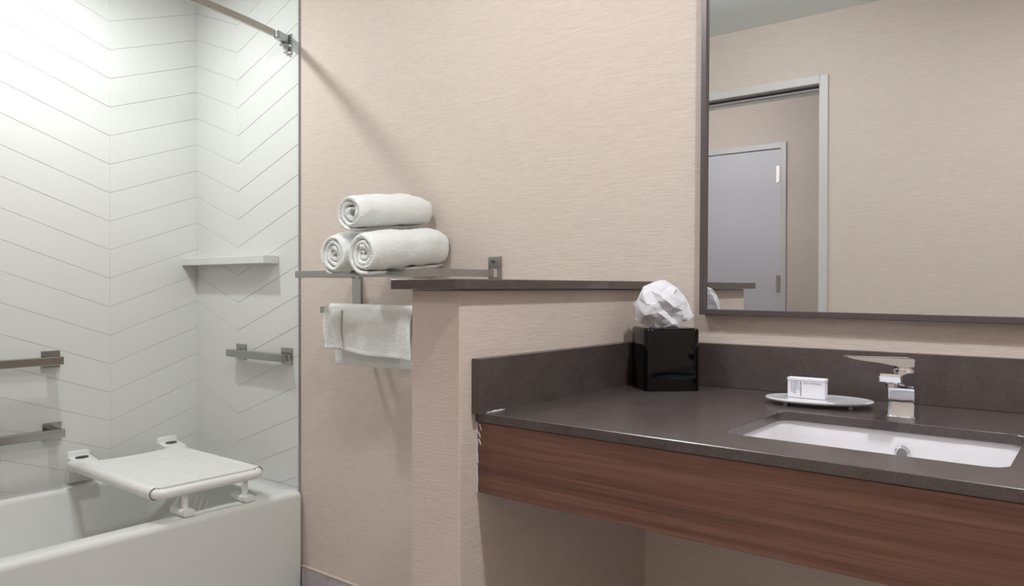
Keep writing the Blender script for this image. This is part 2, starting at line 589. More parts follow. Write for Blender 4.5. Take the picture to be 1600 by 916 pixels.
# wall plates and hinge barrels
for ya, yb in ((1.213, 1.297), (1.567, 1.655)):
    bm = bmesh.new()
    for (z0, z1, th) in ((TZ + 0.005, 0.512, 0.010),):
        lo_ = []
        for xx, inset in ((XL, 0), (XL + th - 0.003, 0), (XL + th, 0.003)):
            pts = rrect(ya + inset, yb - inset, z0 + inset, z1 - inset, 0.014, 0, 5)
            lo_.append([Vector((xx, p.x, p.y)) for p in pts])
        loft(bm, lo_)
    pl = sharpen(child(obj('wall_plate', bm, M['plastic']), st))
    bm = bmesh.new()
    # swept housing from plate to barrel
    sec = [(-3.172, 0.447), (-3.172, 0.492), (-3.160, 0.492), (-3.13, 0.487), (-3.105, 0.484), (-3.092, 0.478), (-3.086, 0.466),
           (-3.090, 0.452), (-3.102, 0.444), (-3.12, 0.440), (-3.15, 0.438)]
    lo_ = []
    for yy, sc_ in ((ya + 0.001, 0.9), (ya + 0.005, 1.0), (yb - 0.005, 1.0), (yb - 0.001, 0.9)):
        cx, cz = -3.135, 0.465
        lo_.append([Vector((cx + (x - cx) * sc_, yy, cz + (z - cz) * sc_)) for x, z in sec])
    loft(bm, lo_)
    hb = sharpen(child(obj('hinge_barrel', bm, M['plastic']), st), 30)
    bm = bmesh.new()
    lo_ = []
    for zz in (0.4895, 0.4935):
        lo_.append([Vector((-3.142 + 0.0125 * math.cos(tt), (ya + yb) / 2 + 0.024 * math.sin(tt), zz)) for tt in [2 * math.pi * i / 20 for i in range(20)]])
    loft(bm, lo_)
    obj('slot_cover', bm, M['dark_slot'], hb)
# side tubes + front tube as one bent frame
R_T = 0.0165
path = []
rc = 0.03
def arc(cx, cy, a0, a1, r, n=8):
    return [(cx + r * math.cos(math.radians(a0 + (a1 - a0) * i / n)), cy + r * math.sin(math.radians(a0 + (a1 - a0) * i / n)), SZ) for i in range(n + 1)]
path = [(-3.11, SY0, SZ), (-2.8, SY0, SZ)] + arc(SXF - rc, SY0 + rc, -90, 0, rc) + arc(SXF - rc, SY1 - rc, 0, 90, rc) + [(-2.8, SY1, SZ), (-3.11, SY1, SZ)]
sec = [(R_T * math.cos(2 * math.pi * i / 20), R_T * math.sin(2 * math.pi * i / 20)) for i in range(20)]
bm = sweep(bmesh.new(), path, sec)
sharpen(child(obj('tube_frame', bm, M['plastic']), st), 60)
# sleeves of the seat panel wrapped over the side tubes
for yy in (SY0, SY1):
    bm = cyl(bmesh.new(), (SXB, yy, SZ), (SXF - rc + 0.006, yy, SZ), R_T + 0.0045, n=24, bev=0.002)
    sleeve = sharpen(child(obj('side_sleeve', bm, M['plastic']), st), 40)
    bm = bmesh.new()
    lathe(bm, [(R_T + 0.0008, -0.0004), (R_T + 0.0043, -0.0004), (R_T + 0.0043, 0.0004), (R_T + 0.0008, 0.0004)], (SXF - rc + 0.0075, yy, SZ), (1, 0, 0), 24)
    obj('joint_ring', bm, M['grey_seam'], sleeve)
# slats
nsl = 15
sx0, sx1 = SXB, SXF - 0.046
pw = (sx1 - sx0) / nsl
first = None
for i in range(nsl):
    xx = sx0 + i * pw
    if first is None:
        bm = bmesh.new()
        nseg = 10
        lo_ = []
        w0 = pw - 0.0062
        for j in range(nseg + 1):
            f = j / nseg
            yy = SY0 + f * (SY1 - SY0)
            sag = 0.0065 * (1 - (2 * f - 1) ** 2) ** 1.0
            zc_ = SZ + R_T + 0.0035 - sag
            lo_.append([Vector((0, yy, zc_ - 0.009)), Vector((0, yy, zc_ - 0.0035)), Vector((0.0035, yy, zc_)), Vector((w0 * .5, yy, zc_ + 0.0009)), Vector((w0 - 0.0035, yy, zc_)),
                        Vector((w0, yy, zc_ - 0.0035)), Vector((w0, yy, zc_ - 0.009))])
        loft(bm, lo_)
        o = obj('slat', bm, M['plastic'])
        o.parent = st
        o.location = Vector((xx, 0, 0)) - Vector(st.location)
        first = o
    else:
        c = first.copy(); C.objects.link(c)
        c.location = Vector((xx, 0, 0)) - Vector(st.location)
# thin underside ribs joining slats
bm = bmesh.new()
for yy in (SY0 + 0.09, SY1 - 0.09):
    box(bm, sx0, sx1, yy - 0.006, yy + 0.006, SZ - 0.002, SZ + 0.0095)
# curved front lip of the panel
lo_ = []
for j in range(13):
    f = j / 12
    yy = SY0 + f * (SY1 - SY0)
    bow = 0.022 * (1 - (2 * f - 1) ** 2)
    zc_ = SZ + R_T + 0.0035 - 0.0065 * (1 - (2 * f - 1) ** 2)
    xa, xb = sx1 - 0.004, SXF - 0.020 - bow
    lo_.append([Vector((xa, yy, zc_ - 0.010)), Vector((xa, yy, zc_)), Vector((xb - 0.002, yy, zc_)), Vector((xb, yy, zc_ - 0.002)), Vector((xb, yy, zc_ - 0.010))])
loft(bm, lo_)
child(obj('panel_lip', bm, M['plastic']), st)
# two drop legs with oval feet
for yy in (1.305, 1.530):
    bm = bmesh.new()
    cyl(bm, (SXF - 0.02, yy, SZ - 0.006), (SXF - 0.02, yy, TZ + 0.012), 0.011, n=18)
    lg = sharpen(child(obj('leg', bm, M['plastic']), st), 50)
    bm = bmesh.new()
    lo_ = []
    for xx, inset in ((-2.515, 0.004), (-2.511, 0.0), (SXF + 0.008, 0.0), (SXF + 0.013, 0.003)):
        pts = rrect(yy - 0.0215 + inset, yy + 0.0215 - inset, TZ + 0.0005 + inset * .7, TZ + 0.0235 - inset * .7, 0.0088 - inset * .6, 0, 6)
        lo_.append([Vector((xx, p.x, p.y)) for p in pts])
    loft(bm, lo_)
    sharpen(obj('foot', bm, M['plastic'], lg), 35)

# ------------------------------------------------------------------ steel bars on the tiles
FY = WY - TH   # tile face of end wall
def wall_bar_left(z, y_end, length, label, xoff=0.072):
    t = thing('grab_bar', label, 'grab bar', (XL, y_end - length / 2, z), group=None)
    s = 0.0155
    x = XL + xoff - s * 0.5
    bm = bmesh.new()
    box(bm, x - s, x + s, y_end - length, y_end, z - s, z + s, bev=0.0025)
    child(obj('bar', bm, M['nickel']), t)
    for ye in (y_end, y_end - length + 0.064):
        bm = bx(XL, XL + 0.007, ye - 0.052, ye + 0.014, z - 0.032, z + 0.034, bev=0.0012)
        child(obj('wall_plate', bm, M['nickel']), t)
        bm = bx(XL + 0.006, x - s + 0.001, ye - 0.036, ye - 0.004, z - s * .95, z + s * .95, bev=0.0015)
        child(obj('bar_post', bm, M['nickel']), t)
    return t
wall_bar_left(0.876, 1.176, 0.75, 'upper steel grab bar on the long tiled wall over the bathtub')
wall_bar_left(0.601, 1.180, 0.75, 'lower steel grab bar on the long tiled wall just above the tub')

t = thing('towel_bar', 'short wide steel bar on the tiled end wall, below the tile shelf', 'bar', (-2.66, FY, 0.885))
z0, z1 = 0.8690, 0.8985
bm = bx(-2.858, -2.467, 1.696, 1.727, z0, z1, bev=0.003)
child(obj('bar', bm, M['nickel']), t)
for (xa, xb, xc, xd) in ((-2.855, -2.785, -2.838, -2.812), (-2.540, -2.470, -2.500, -2.474)):
    child(obj('wall_plate', bx(xa, xb, FY - 0.006, FY, 0.855, 0.9195, bev=0.0012), M['nickel']), t)
    child(obj('bar_post', bx(xc, xd, 1.724, FY - 0.004, z0 + 0.003, z1 - 0.003, bev=0.001, seg=1), M['nickel']), t)

# tile corner shelf
t = bx(XL + 0.0005, -2.562, 1.679, FY - 0.0005, 1.2475, 1.279, bev=0.0022)
o = obj('tile_shelf', t, M['tile'])
tag(o, 'long white ledge shelf in the tiled corner over the bathtub', 'shelf')

# ------------------------------------------------------------------ curtain rod
t = thing('curtain_rod', 'bowed square steel shower curtain rod over the bathtub', 'curtain rod', (-2.49, WY, 2.105))
RZ = 2.104
L = FY - 0.222
def rod_pt(s):
    return (-2.4915 + 4 * 0.142 * s * (1 - s), FY - L * s, RZ)
path = [rod_pt(i / 48) for i in range(2, 47)]
hw_, hh_ = 0.0055, 0.0125
bm = sweep(bmesh.new(), path, [(-hw_, -hh_), (hw_, -hh_), (hw_, hh_), (-hw_, hh_)])
child(obj('rod', bm, M['nickel']), t)
for (s0, s1) in ((0.006, 0.055), (0.945, 0.994)):
    path = [rod_pt(s0 + (s1 - s0) * i / 6) for i in range(7)]
    hw2, hh2 = 0.009, 0.0155
    bm = sweep(bmesh.new(), path, [(-hw2, -hh2), (hw2, -hh2), (hw2, hh2), (-hw2, hh2)])
    child(obj('end_socket', bm, M['nickel']), t)
for ye, sg in ((FY, -1), (0.222, 1)):
    bm = bmesh.new()
    y0, y1 = sorted((ye, ye + sg * 0.007))
    box(bm, -2.506, -2.472, y0, y1, 2.052, 2.128, bev=0.001, seg=1)
    rp = child(obj('wall_plate', bm, M['nickel']), t)
    bm = bmesh.new()
    y0, y1 = sorted((ye + sg * 0.006, ye + sg * 0.040))
    box(bm, -2.499, -2.479, y0, y1, 2.078, 2.088, bev=0.001, seg=1)
    y0, y1 = sorted((ye + sg * 0.018, ye + sg * 0.026))
    box(bm, -2.495, -2.483, y0, y1, 2.066, 2.080)
    y0, y1 = sorted((ye + sg * 0.006, ye + sg * 0.024))
    box(bm, -2.497, -2.481, y0, y1, 2.053, 2.059, bev=0.001, seg=1)
    child(obj('bracket_clip', bm, M['nickel']), t)
    bm = cyl(bmesh.new(), (-2.489, ye + sg * 0.006, 2.069), (-2.489, ye + sg * 0.012, 2.069), 0.005, n=14)
    obj('set_screw', bm, M['nickel'], rp)

# ------------------------------------------------------------------ half wall cap
tag(obj('stone_ledge', bx(-1.097, -0.9265, 0.999, WY - 0.001, 1.1535, 1.1730, bev=0.0012, seg=1), M['quartz']),
    'long dark brown stone slab laid on top of the half wall', 'ledge')

# ------------------------------------------------------------------ towel rack
RX0, RX1 = -2.088, -1.455
t = thing('towel_rack', 'steel wall rack with a shelf for rolled towels and a lower towel bar', 'towel rack', ((RX0 + RX1) / 2, WY, 1.2))
RZ0, RZ1 = 1.1875, 1.2090
for xx in (RX0, RX1):
    bm = bx(xx - 0.0235, xx + 0.0235, WY - 0.009, WY, 1.045, 1.2495, bev=0.0012)
    rp = child(obj('wall_plate', bm, M['nickel']), t)
    bm = bx(xx - 0.006, xx + 0.006, 1.507, WY - 0.008, RZ0, RZ1, bev=0.0012)
    child(obj('shelf_arm', bm, M['nickel']), t)
    bm = bx(xx - 0.006, xx + 0.006, 1.600, WY - 0.008, 1.0695, 1.0905, bev=0.0012)
    child(obj('bar_arm', bm, M['nickel']), t)
    bm = cyl(bmesh.new(), (xx - 0.004, WY - 0.012, 1.2335), (xx - 0.004, WY - 0.008, 1.2335), 0.0052, n=16)
    obj('screw', bm, M['dark_slot'], rp)
    bm = bx(xx + 0.003, xx + 0.017, WY - 0.030, WY - 0.008, 1.186, 1.212, bev=0.0015)
    child(obj('arm_boss', bm, M['chrome']), t)
bm = bx(RX0 - 0.012, RX1 + 0.014, 1.494, 1.508, RZ0 - 0.001, RZ1, bev=0.0012)
child(obj('front_bar', bm, M['nickel']), t)
for yy in (1.560, 1.620, 1.680):
    bm = bx(RX0 + 0.005, RX1 - 0.005, yy - 0.006, yy + 0.006, 1.191, 1.203, bev=0.001, seg=1)
    child(obj('shelf_rail', bm, M['nickel']), t)
bm = bx(RX0 - 0.006, RX1 + 0.006, 1.589, 1.601, 1.0690, 1.0910, bev=0.0012)
child(obj('lower_bar', bm, M['nickel']), t)

# ------------------------------------------------------------------ rolled towels
def rolled(name, label, cx, y0, y1, zf, zb, r, turns, th, seed, start, squash=1.0, tail=0.0, hollow=0.004):
    rnd = random.Random(seed)
    bm = bmesh.new()
    n = int(turns * 44)
    pitch = th * 1.05
    a_tot = turns * 2 * math.pi
    ny = 26
    loops = []
    sv = Vector((seed * 3.7, seed * 1.3, seed * 7.1))
    for i in range(n + 1):
        f = i / n
        ang = start - a_tot * (1 - f)
        rad_ = r - th * .5 - (1 - f) * turns * pitch
        rad_ = max(rad_, hollow)
        # the sheet edge: loose, waving ends
        wob = noise.noise(Vector((math.cos(ang) * 1.3, math.sin(ang) * 1.3, f * 5)) + sv)
        rad_ *= 1 + (0.030 + 0.20 * (1 - f)) * wob
        inset = 0.004 * noise.noise(Vector((ang * 0.9, 0, 0)) + sv) + 0.014 * (1 - f) ** 1.5 * (0.6 + 0.4 * math.sin(ang * 2 + seed))
        lp = []
        tt = th * (0.96 if 0.01 < f < 0.99 else 0.75)
        # closed section loop (outer side going back, inner side coming forward)
        ks = []
        for j in range(ny + 1):
            g = j / ny
            ks.append((g, 1))
        for q_ in (0.8, 0.35, -0.35, -0.8):
            ks.append((1.0, q_))
        for j in range(ny, -1, -1):
            ks.append((j / ny, -1))
        for q_ in (-0.8, -0.35, 0.35, 0.8):
            ks.append((0.0, q_))
        for g, s in ks:
            endb = math.sqrt(max(0.0, 1 - s * s)) * th * 0.5
            yy = y0 + inset + g * (y1 - y0 - 2 * inset)
            if g == 0.0:
                yy -= endb
            if g == 1.0:
                yy += endb
            # overall roundness at the two ends of the roll
            e = min(g, 1 - g)
            shr = 1 - 0.10 * math.exp(-e * 16) * f - (0.09 * max(0, (g - .55) / .45) ** 2)
            rr_ = (rad_ + s * tt * 0.5) * shr
            p3 = Vector((math.cos(ang) * 6 * rad_, yy * 9, math.sin(ang) * 6 * rad_ + f * 2)) * 3
            rr_ += (0.0052 * noise.noise(p3 * .8 + sv) + 0.0016 * noise.noise(p3 * 4 + sv)) * (1 if s > 0 else .5)
            rr_ += 0.0010 * rnd.uniform(-1, 1)
            x = cx + rr_ * math.cos(ang)
            zz = rr_ * math.sin(ang) * squash
            zc_ = zf + (zb - zf) * min(1, g * 1.3) ** 0.8
            # flatten where it rests
            if zz < -r * 0.86:
                zz = -r * 0.86 + (zz + r * 0.86) * 0.45
            if tail and f > 0.93:
                pass
            lp.append(Vector((x + 0.003 * noise.noise(Vector((g * 3, 1, 0)) + sv), yy, zc_ + zz)))
        loops.append(lp)
    loft(bm, loops)
    o = obj(name, bm, M['towel'], smooth=True)
    tag(o, label, 'towel', 'rolled white towels on the rack')
    return o

rolled('rolled_towel', 'rolled white towel, lower left of three on the wall rack', -1.8085, 1.425, 1.715, 1.2535, 1.2800, 0.0705, 3.9, 0.0158, 3, math.radians(-100), 1.03)
rolled('rolled_towel', 'rolled white towel, lower right of three, over the edge of the half wall cap', -1.6720, 1.420, 1.728, 1.2520, 1.2790, 0.0695, 3.7, 0.0162, 8, math.radians(-75), 1.03)
rolled('rolled_towel', 'rolled white towel lying on top of the other two rolls', -1.7330, 1.425, 1.712, 1.3720, 1.3960, 0.0675, 2.6, 0.0165, 5, math.radians(-95), 0.88, hollow=0.010)

# ------------------------------------------------------------------ towel hanging on lower bar
def hanging(name, x0, x1, zbot_f, zbot_b, parent=None):
    bm = bmesh.new()
    zt, yc = 1.0895, 1.595
    th = 0.010
    # profile (y, z) centreline, front bottom -> over the bar -> back bottom, v in 0..1 per stretch
    nx = 70
    nf, na, nb = 34, 12, 34
    prof = []
    for i in range(nf + 1):
        prof.append(('f', i / nf))
    for i in range(1, na):
        prof.append(('a', i / na))
    for i in range(nb + 1):
        prof.append(('b', i / nb))
    sv = Vector((5.1, 2.2, 9.3))
    grids = []
    for side in (1, -1):
        g = []
        for ix in range(nx + 1):
            fx = ix / nx
            col = []
            zb_f = zbot_f[0] + (zbot_f[1] - zbot_f[0]) * fx + 0.003 * math.sin(fx * 9)
            zb_b = zbot_b[0] + (zbot_b[1] - zbot_b[0]) * fx
            rb = 0.0165
            for kind, f in prof:
                if kind == 'f':
                    z = zb_f + (zt - 0.004 - zb_f) * f
                    y = yc - rb - 0.006 * math.sin(math.pi * min(1, (1 - f) * 1.1)) - 0.004 * (1 - f)
                    y -= 0.004 * math.exp(-((1 - f) * 0 + f) * 14)
                    nrm = Vector((0, -1, 0))
                elif kind == 'a':
                    t_ = math.pi * f
                    z = zt - 0.004 + rb * 0.72 * math.sin(t_)
                    y = yc - rb * math.cos(t_)
                    nrm = Vector((0, -math.cos(t_), math.sin(t_)))
                else:
                    z = zt - 0.004 + (zb_b - zt + 0.004) * f
                    y = yc + rb + 0.004 * math.sin(f * 3)
                    nrm = Vector((0, 1, 0))
                x = x0 + (x1 - x0) * fx
                thick = th
                if kind == 'f':
                    thick = th * (1.25 - 0.15 * f)
                    # bulged fold on the left edge
                    bulge = math.exp(-((fx - 0.035) / 0.035) ** 2) * 0.006
                    if side == 1:
                        y -= bulge
                    # rounded hems
                    if f < 0.06:
                        thick *= 0.35 + 0.65 * math.sqrt(f / 0.06)
                if kind == 'b' and f > 0.97:
                    thick *= 0.6
                edge = min(fx, 1 - fx)
                if edge < 0.02:
                    thick *= 0.4 + 0.6 * math.sqrt(edge / 0.02)
                d = 0.0022 * noise.noise(Vector((x * 16, z * 16, 3 if kind == 'b' else 0)) + sv) + 0.0009 * noise.noise(Vector((x * 70, z * 70, side * 4)) + sv)
                if kind == 'b':
                    x = x + 0.006 * (1 - fx) + (0.004 * f if fx < .5 else 0)
                    d *= 0.6
                    # keep clear of the wall side
                if kind == 'f':
                    x += 0.010 * (1 - f) * (1 - fx) - 0.012 * math.sin(math.pi * f) ** 2 * (fx < 0.04) * 0.2
                pt = Vector((x, y, z)) + nrm * (side * thick * 0.5 + d)
                col.append(bm.verts.new(pt))
            g.append(col)
        grids.append(g)
    A, B = grids
    np_ = len(prof)
    for ix in range(nx):
        for j in range(np_ - 1):
            bm.faces.new((A[ix][j], A[ix + 1][j], A[ix + 1][j + 1], A[ix][j + 1]))
            bm.faces.new((B[ix][j], B[ix][j + 1], B[ix + 1][j + 1], B[ix + 1][j]))
        bm.faces.new((A[ix][0], B[ix][0], B[ix + 1][0], A[ix + 1][0]))
        bm.faces.new((A[ix][-1], A[ix + 1][-1], B[ix + 1][-1], B[ix][-1]))
    for ix in (0, nx):
        for j in range(np_ - 1):
            f4 = (A[ix][j], A[ix][j + 1], B[ix][j + 1], B[ix][j])
            bm.faces.new(f4 if ix == 0 else f4[::-1])
    return obj(name, bm, M['towel'], parent, smooth=True)

ht = thing('hanging_towel', 'white towel draped over the lower bar beside the half wall', 'towel', (-1.84, 1.595, 0.90))
tw = hanging('cloth', -2.050, -1.640, (0.952, 0.934), (0.898, 0.905))
child(tw, ht)
# flat-woven diagonal band near the left edge, on the front
bm = bmesh.new()
nb_ = 26
fr = []
for i in range(nb_ + 1):
    f = i / nb_
    z = 0.957 + (1.084 - 0.957) * f
    y = 1.595 - 0.0165 - 0.006 * math.sin(math.pi * min(1, (1 - f) * 1.1)) - 0.004 * (1 - f) - 0.0125
    fr.append((z, y))
lo_ = []
for z, y in fr:
    xo = 0.008 * (1 - (z - 0.957) / 0.127)
    lo_.append([Vector((-1.997 + xo, y + 0.003, z)), Vector((-1.997 + xo, y, z)), Vector((-1.9965 + xo + 0.0005, y - 0.0012, z)), Vector((-1.953 + xo, y - 0.0012, z)), Vector((-1.9515 + xo, y, z)), Vector((-1.9515 + xo, y + 0.003, z))])
loft(bm, lo_)
child(obj('woven_band', bm, M['weave'], smooth=True), ht)

# ------------------------------------------------------------------ vanity counter
ZC, ZB = 0.9188, 0.9015
YV = 1.083
CX0, CX1 = -0.9505, XR - 0.001
HX0, HX1, HY0, HY1, HR = -0.503, -0.107, 1.188, 1.478, 0.030

def ring_slab(bm, ox0, ox1, oy0, oy1, hole, z0, z1):
    """slab with a rounded hole; outer boundary matched point by point by angle"""
    cx = sum(p.x for p in hole) / len(hole); cy = sum(p.y for p in hole) / len(hole)
    pts = list(hole)
    outer = []
    def hit(dx, dy):
        tt = 1e9
        if dx > 1e-9: tt = min(tt, (ox1 - cx) / dx)
        if dx < -1e-9: tt = min(tt, (ox0 - cx) / dx)
        if dy > 1e-9: tt = min(tt, (oy1 - cy) / dy)
        if dy < -1e-9: tt = min(tt, (oy0 - cy) / dy)
        return Vector((cx + dx * tt, cy + dy * tt, 0))
    outer = [hit(p.x - cx, p.y - cy) for p in pts]
    # snap the nearest outer points to the four corners
    for c in ((ox0, oy0), (ox1, oy0), (ox0, oy1), (ox1, oy1)):
        cv = Vector((c[0], c[1], 0))
        i = min(range(len(outer)), key=lambda k_: (outer[k_] - cv).length)
        outer[i] = cv
    n = len(pts)
    b = 0.0012
    def mk(l, z, off=0.0, inward=1):
        res = []
        for p in l:
            x, y = p.x, p.y
            res.append(bm.verts.new((x, y, z)))
        return res
    def inset_outer(p):
        x = min(max(p.x, ox0 + b), ox1 - b); y = min(max(p.y, oy0 + b), oy1 - b)
        return Vector((x, y, 0))
    def grow_hole(p):
        d = Vector((p.x - cx, p.y - cy, 0)).normalized()
        return Vector((p.x, p.y, 0)) + d * b * 1.3
    Ot = mk([inset_outer(p) for p in outer], z1); Om = mk(outer, z1 - b); Ob = mk(outer, z0)
    It = mk([grow_hole(p) for p in pts], z1); Im = mk(pts, z1 - b); Ib = mk(pts, z0)
    def strip(A, B):
        for i in range(n):
            j = (i + 1) % n
            bm.faces.new((A[i], A[j], B[j], B[i]))
    strip(It, Ot); strip(Ot, Om); strip(Om, Ob); strip(Ob, Ib); strip(Ib, Im); strip(Im, It)
    return bm

ct = thing('countertop', 'dark brown speckled stone washbasin counter with upstands', 'countertop', (-0.3, 1.75, ZC))
hole = rrect(HX0, HX1, HY0, HY1, HR, 0, 8)
bm = ring_slab(bmesh.new(), CX0, CX1, YV, WY, hole, ZB, ZC)
sl = child(obj('slab', bm, M['quartz']), ct)
child(obj('backsplash', bx(CX0 + 0.0215, CX1, WY - 0.0205, WY, ZC, 1.0225, bev=0.0010, seg=1), M['quartz']), ct)
child(obj('side_splash', bx(CX0, CX0 + 0.0210, YV - 0.012, WY, ZC - 0.001, 1.0225, bev=0.0010, seg=1), M['quartz']), ct)
# torn blob of sealant at the front corner
bm = bmesh.new()
lo_ = []
for i in range(9):
    f = i / 8
    rr_ = 0.0006 + 0.0014 * math.sin(math.pi * f) * (1 + .5 * math.sin(i * 2.3))
    c_ = Vector((CX0 + 0.0225, YV + 0.006 + 0.055 * f, ZC + 0.0006))
    lo_.append([c_ + Vector((rr_ * math.cos(q_), 0, rr_ * max(-.3, math.sin(q_)))) for q_ in [2 * math.pi * k_ / 8 for k_ in range(8)]])
loft(bm, lo_)
child(obj('caulk_blob', bm, M['caulk'], smooth=True), ct)

# wood apron
AZ = 0.7655
ap = thing('vanity_apron', 'walnut wood apron board under the stone washbasin counter', 'apron', (-0.3, YV, AZ))
bm = bx(CX0 + 0.0035, CX1, YV + 0.004, YV + 0.022, AZ, ZB - 0.0015, bev=0.0008, seg=1)
child(obj('board', bm, M['wood']), ap)
bm = bmesh.new()
box(bm, CX0 + 0.0005, CX0 + 0.020, YV + 0.03, WY - 0.001, 0.86, ZB - 0.0005)
box(bm, CX0 + 0.02, CX1, WY - 0.02, WY - 0.001, 0.86, ZB - 0.0005)
child(obj('support_rail', bm, M['wood']), ap)
# ragged caulk line at the left end of the apron
bm = bmesh.new()
rnd = random.Random(4)
z = AZ - 0.001
while z < ZB - 0.004:
    dz = rnd.uniform(0.005, 0.012)
    wv_ = rnd.uniform(0.0012, 0.0035)
    box(bm, CX0, CX0 + wv_, YV + 0.001, YV + 0.010, z, min(z + dz, ZB - 0.002))
    z += dz
for k_, (dx, z0) in enumerate(((0.004, 0.872), (0.007, 0.886), (0.005, 0.858))):
    v0 = [bm.verts.new(Vector((CX0 + dx + a1, YV + 0.0035, z0 + b1))) for a1, b1 in ((0, 0.010), (0.0015, 0.011), (0.006, 0.001), (0.005, -0.001))]
    v1 = [bm.verts.new(v_.co + Vector((0, -0.0015, 0))) for v_ in v0]
    bm.faces.new(v0); bm.faces.new(v1[::-1])
    for i in range(4):
        bm.faces.new((v0[i], v0[(i + 1) % 4], v1[(i + 1) % 4], v1[i]))
child(obj('caulk_line', bm, M['caulk']), ap)

# basin (undermount)
sk = thing('washbasin', 'white ceramic rectangular basin set under the counter opening', 'sink', (-0.305, 1.33, ZB - 0.15))
bm = bmesh.new()
g = 0.006
ins = [(-0.022, -0.0005), (-0.022, -0.012)]
loops = []
def hl(e, z, r):
    return rrect(HX0 + e, HX1 - e, HY0 + e, HY1 - e, r, z, 8)
zt = ZB - 0.0006
loops = [hl(-0.020, zt - 0.016, 0.045), hl(-0.020, zt, 0.045), hl(-g, zt, 0.036), hl(-g + 0.001, zt - 0.004, 0.036), hl(0.000, zt - 0.03, 0.034), hl(0.004, zt - 0.07, 0.034),
         hl(0.012, zt - 0.105, 0.036), hl(0.024, zt - 0.122, 0.04), hl(0.045, zt - 0.130, 0.045), hl(0.09, zt - 0.134, 0.03)]
outer_l = [hl(0.085, zt - 0.142, 0.03), hl(0.03, zt - 0.136, 0.045), hl(0.012, zt - 0.125, 0.04), hl(-0.006, zt - 0.09, 0.04), hl(-0.012, zt - 0.03, 0.042)]
loft(bm, outer_l + loops, cap0=True, cap1=True)
b_ = child(obj('bowl', bm, M['ceramic']), sk)
sharpen(b_, 50)
# overflow ring on the back wall of the bowl
OX, OY, OZ = -0.290, HY1 - 0.002, 0.866
bm = lathe(bmesh.new(), [(0.0075, 0.001), (0.0085, 0.005), (0.0105, 0.0055), (0.0125, 0.003), (0.0128, 0.0), (0.0075, 0.001)], (OX, OY - 0.001, OZ), (0, -1, 0.04), 32)
ov = child(obj('overflow_ring', bm, M['chrome'], smooth=True), sk)
bm = cyl(bmesh.new(), (OX, OY + 0.0, OZ), (OX, OY - 0.0022, OZ), 0.0078)
child(obj('overflow_cap', bm, M['nickel']), sk)
bm = lathe(bmesh.new(), [(0.0, 0.004), (0.02, 0.005), (0.027, 0.003), (0.029, 0.0)], (-0.305, 1.33, ZB - 0.0006 - 0.134), (0, 0, 1), 32)
child(obj('drain', bm, M['chrome'], smooth=True), sk)

# ------------------------------------------------------------------ faucet
fx, fy = -0.3010, 1.5385
fa = thing('faucet', 'chrome single-lever mixer tap standing behind the basin', 'faucet', (fx, fy, ZC))
bm = bmesh.new()
hw_ = 0.0215
loft(bm, [rrect(fx - hw_ - .003, fx + hw_ + .003, fy - 0.029, fy + 0.029, 0.007, ZC, 5), rrect(fx - hw_ - .003, fx + hw_ + .003, fy - 0.029, fy + 0.029, 0.007, ZC + 0.004, 5),
          rrect(fx - hw_ - .001, fx + hw_ + .001, fy - 0.027, fy + 0.027, 0.007, ZC + 0.007, 5)])
sharpen(child(obj('base', bm, M['chrome']), fa), 30)
# body + spout as one swept block: profile in (y, z), width in x
prof = [(-0.0245, 0.007), (-0.0215, 0.020), (-0.0205, 0.046), (-0.0235, 0.056), (-0.034, 0.0625), (-0.066, 0.0665), (-0.098, 0.0715), (-0.1060, 0.0755), (-0.1100, 0.0850),
        (-0.1085, 0.0900), (-0.060, 0.0885), (-0.024, 0.0860), (0.000, 0.0840), (0.0235, 0.0825), (0.0255, 0.0790), (0.0265, 0.06), (0.0260, 0.007)]
bm = bmesh.new()
lo_ = []
for xo, s in ((-hw_, 0.965), (-hw_ + 0.0028, 1.0), (0, 1.0), (hw_ - 0.0028, 1.0), (hw_, 0.965)):
    cy, cz = 0.0, 0.06
    lo_.append([Vector((fx + xo * (0.86 if y < -0.04 else 1.0), fy + cy + (y - cy) * s, ZC + cz + (z - cz) * (s if z > 0.01 else 1))) for y, z in prof])
loft(bm, lo_)
sharpen(child(obj('body', bm, M['chrome']), fa), 28)
bm = cyl(bmesh.new(), (fx, fy - 0.092, ZC + 0.0735), (fx, fy - 0.092, ZC + 0.066), 0.011, n=20)
child(obj('aerator', bm, M['chrome']), fa)
bm = lathe(bmesh.new(), [(0.0175, 0.0), (0.0185, 0.002), (0.0175, 0.004), (0.0160, 0.006), (0.0160, 0.011)], (fx, fy, ZC + 0.0825), n=32)
child(obj('cartridge_collar', bm, M['chrome'], smooth=True), fa)
# lever: wedge shaped blade turned to the left side
prof = [(0.0120, 0.0940), (0.0130, 0.0965), (0.0130, 0.1075), (0.0115, 0.1100), (-0.04, 0.1108), (-0.0850, 0.1116), (-0.1020, 0.1120), (-0.1025, 0.1108), (-0.08, 0.1062),
        (-0.05, 0.1015), (-0.018, 0.0955), (-0.0120, 0.0935)]
LR = Matrix.Rotation(math.radians(-60), 3, 'Z')
bm = bmesh.new()
lo_ = []
for xo, s in ((-0.019, 0.0), (-0.0175, 1.0), (0, 1.0), (0.0175, 1.0), (0.019, 0.0)):
    row = []
    for y, z in prof:
        wdt = 1.0 if y > -0.02 else 1.0 - 0.25 * (-(y + 0.02)) / 0.08
        ins_ = 0.0 if s else 0.0012
        yy = y + (ins_ if y < -0.08 else (-ins_ if y > 0.008 else 0))
        zz = z + (ins_ * .6 if z < 0.102 else -ins_ * .4)
        v_ = LR @ Vector((xo * wdt, yy, 0))
        row.append(Vector((fx + v_.x, fy + v_.y, ZC + zz)))
    lo_.append(row)
loft(bm, lo_)
sharpen(child(obj('lever_handle', bm, M['chrome']), fa), 25)

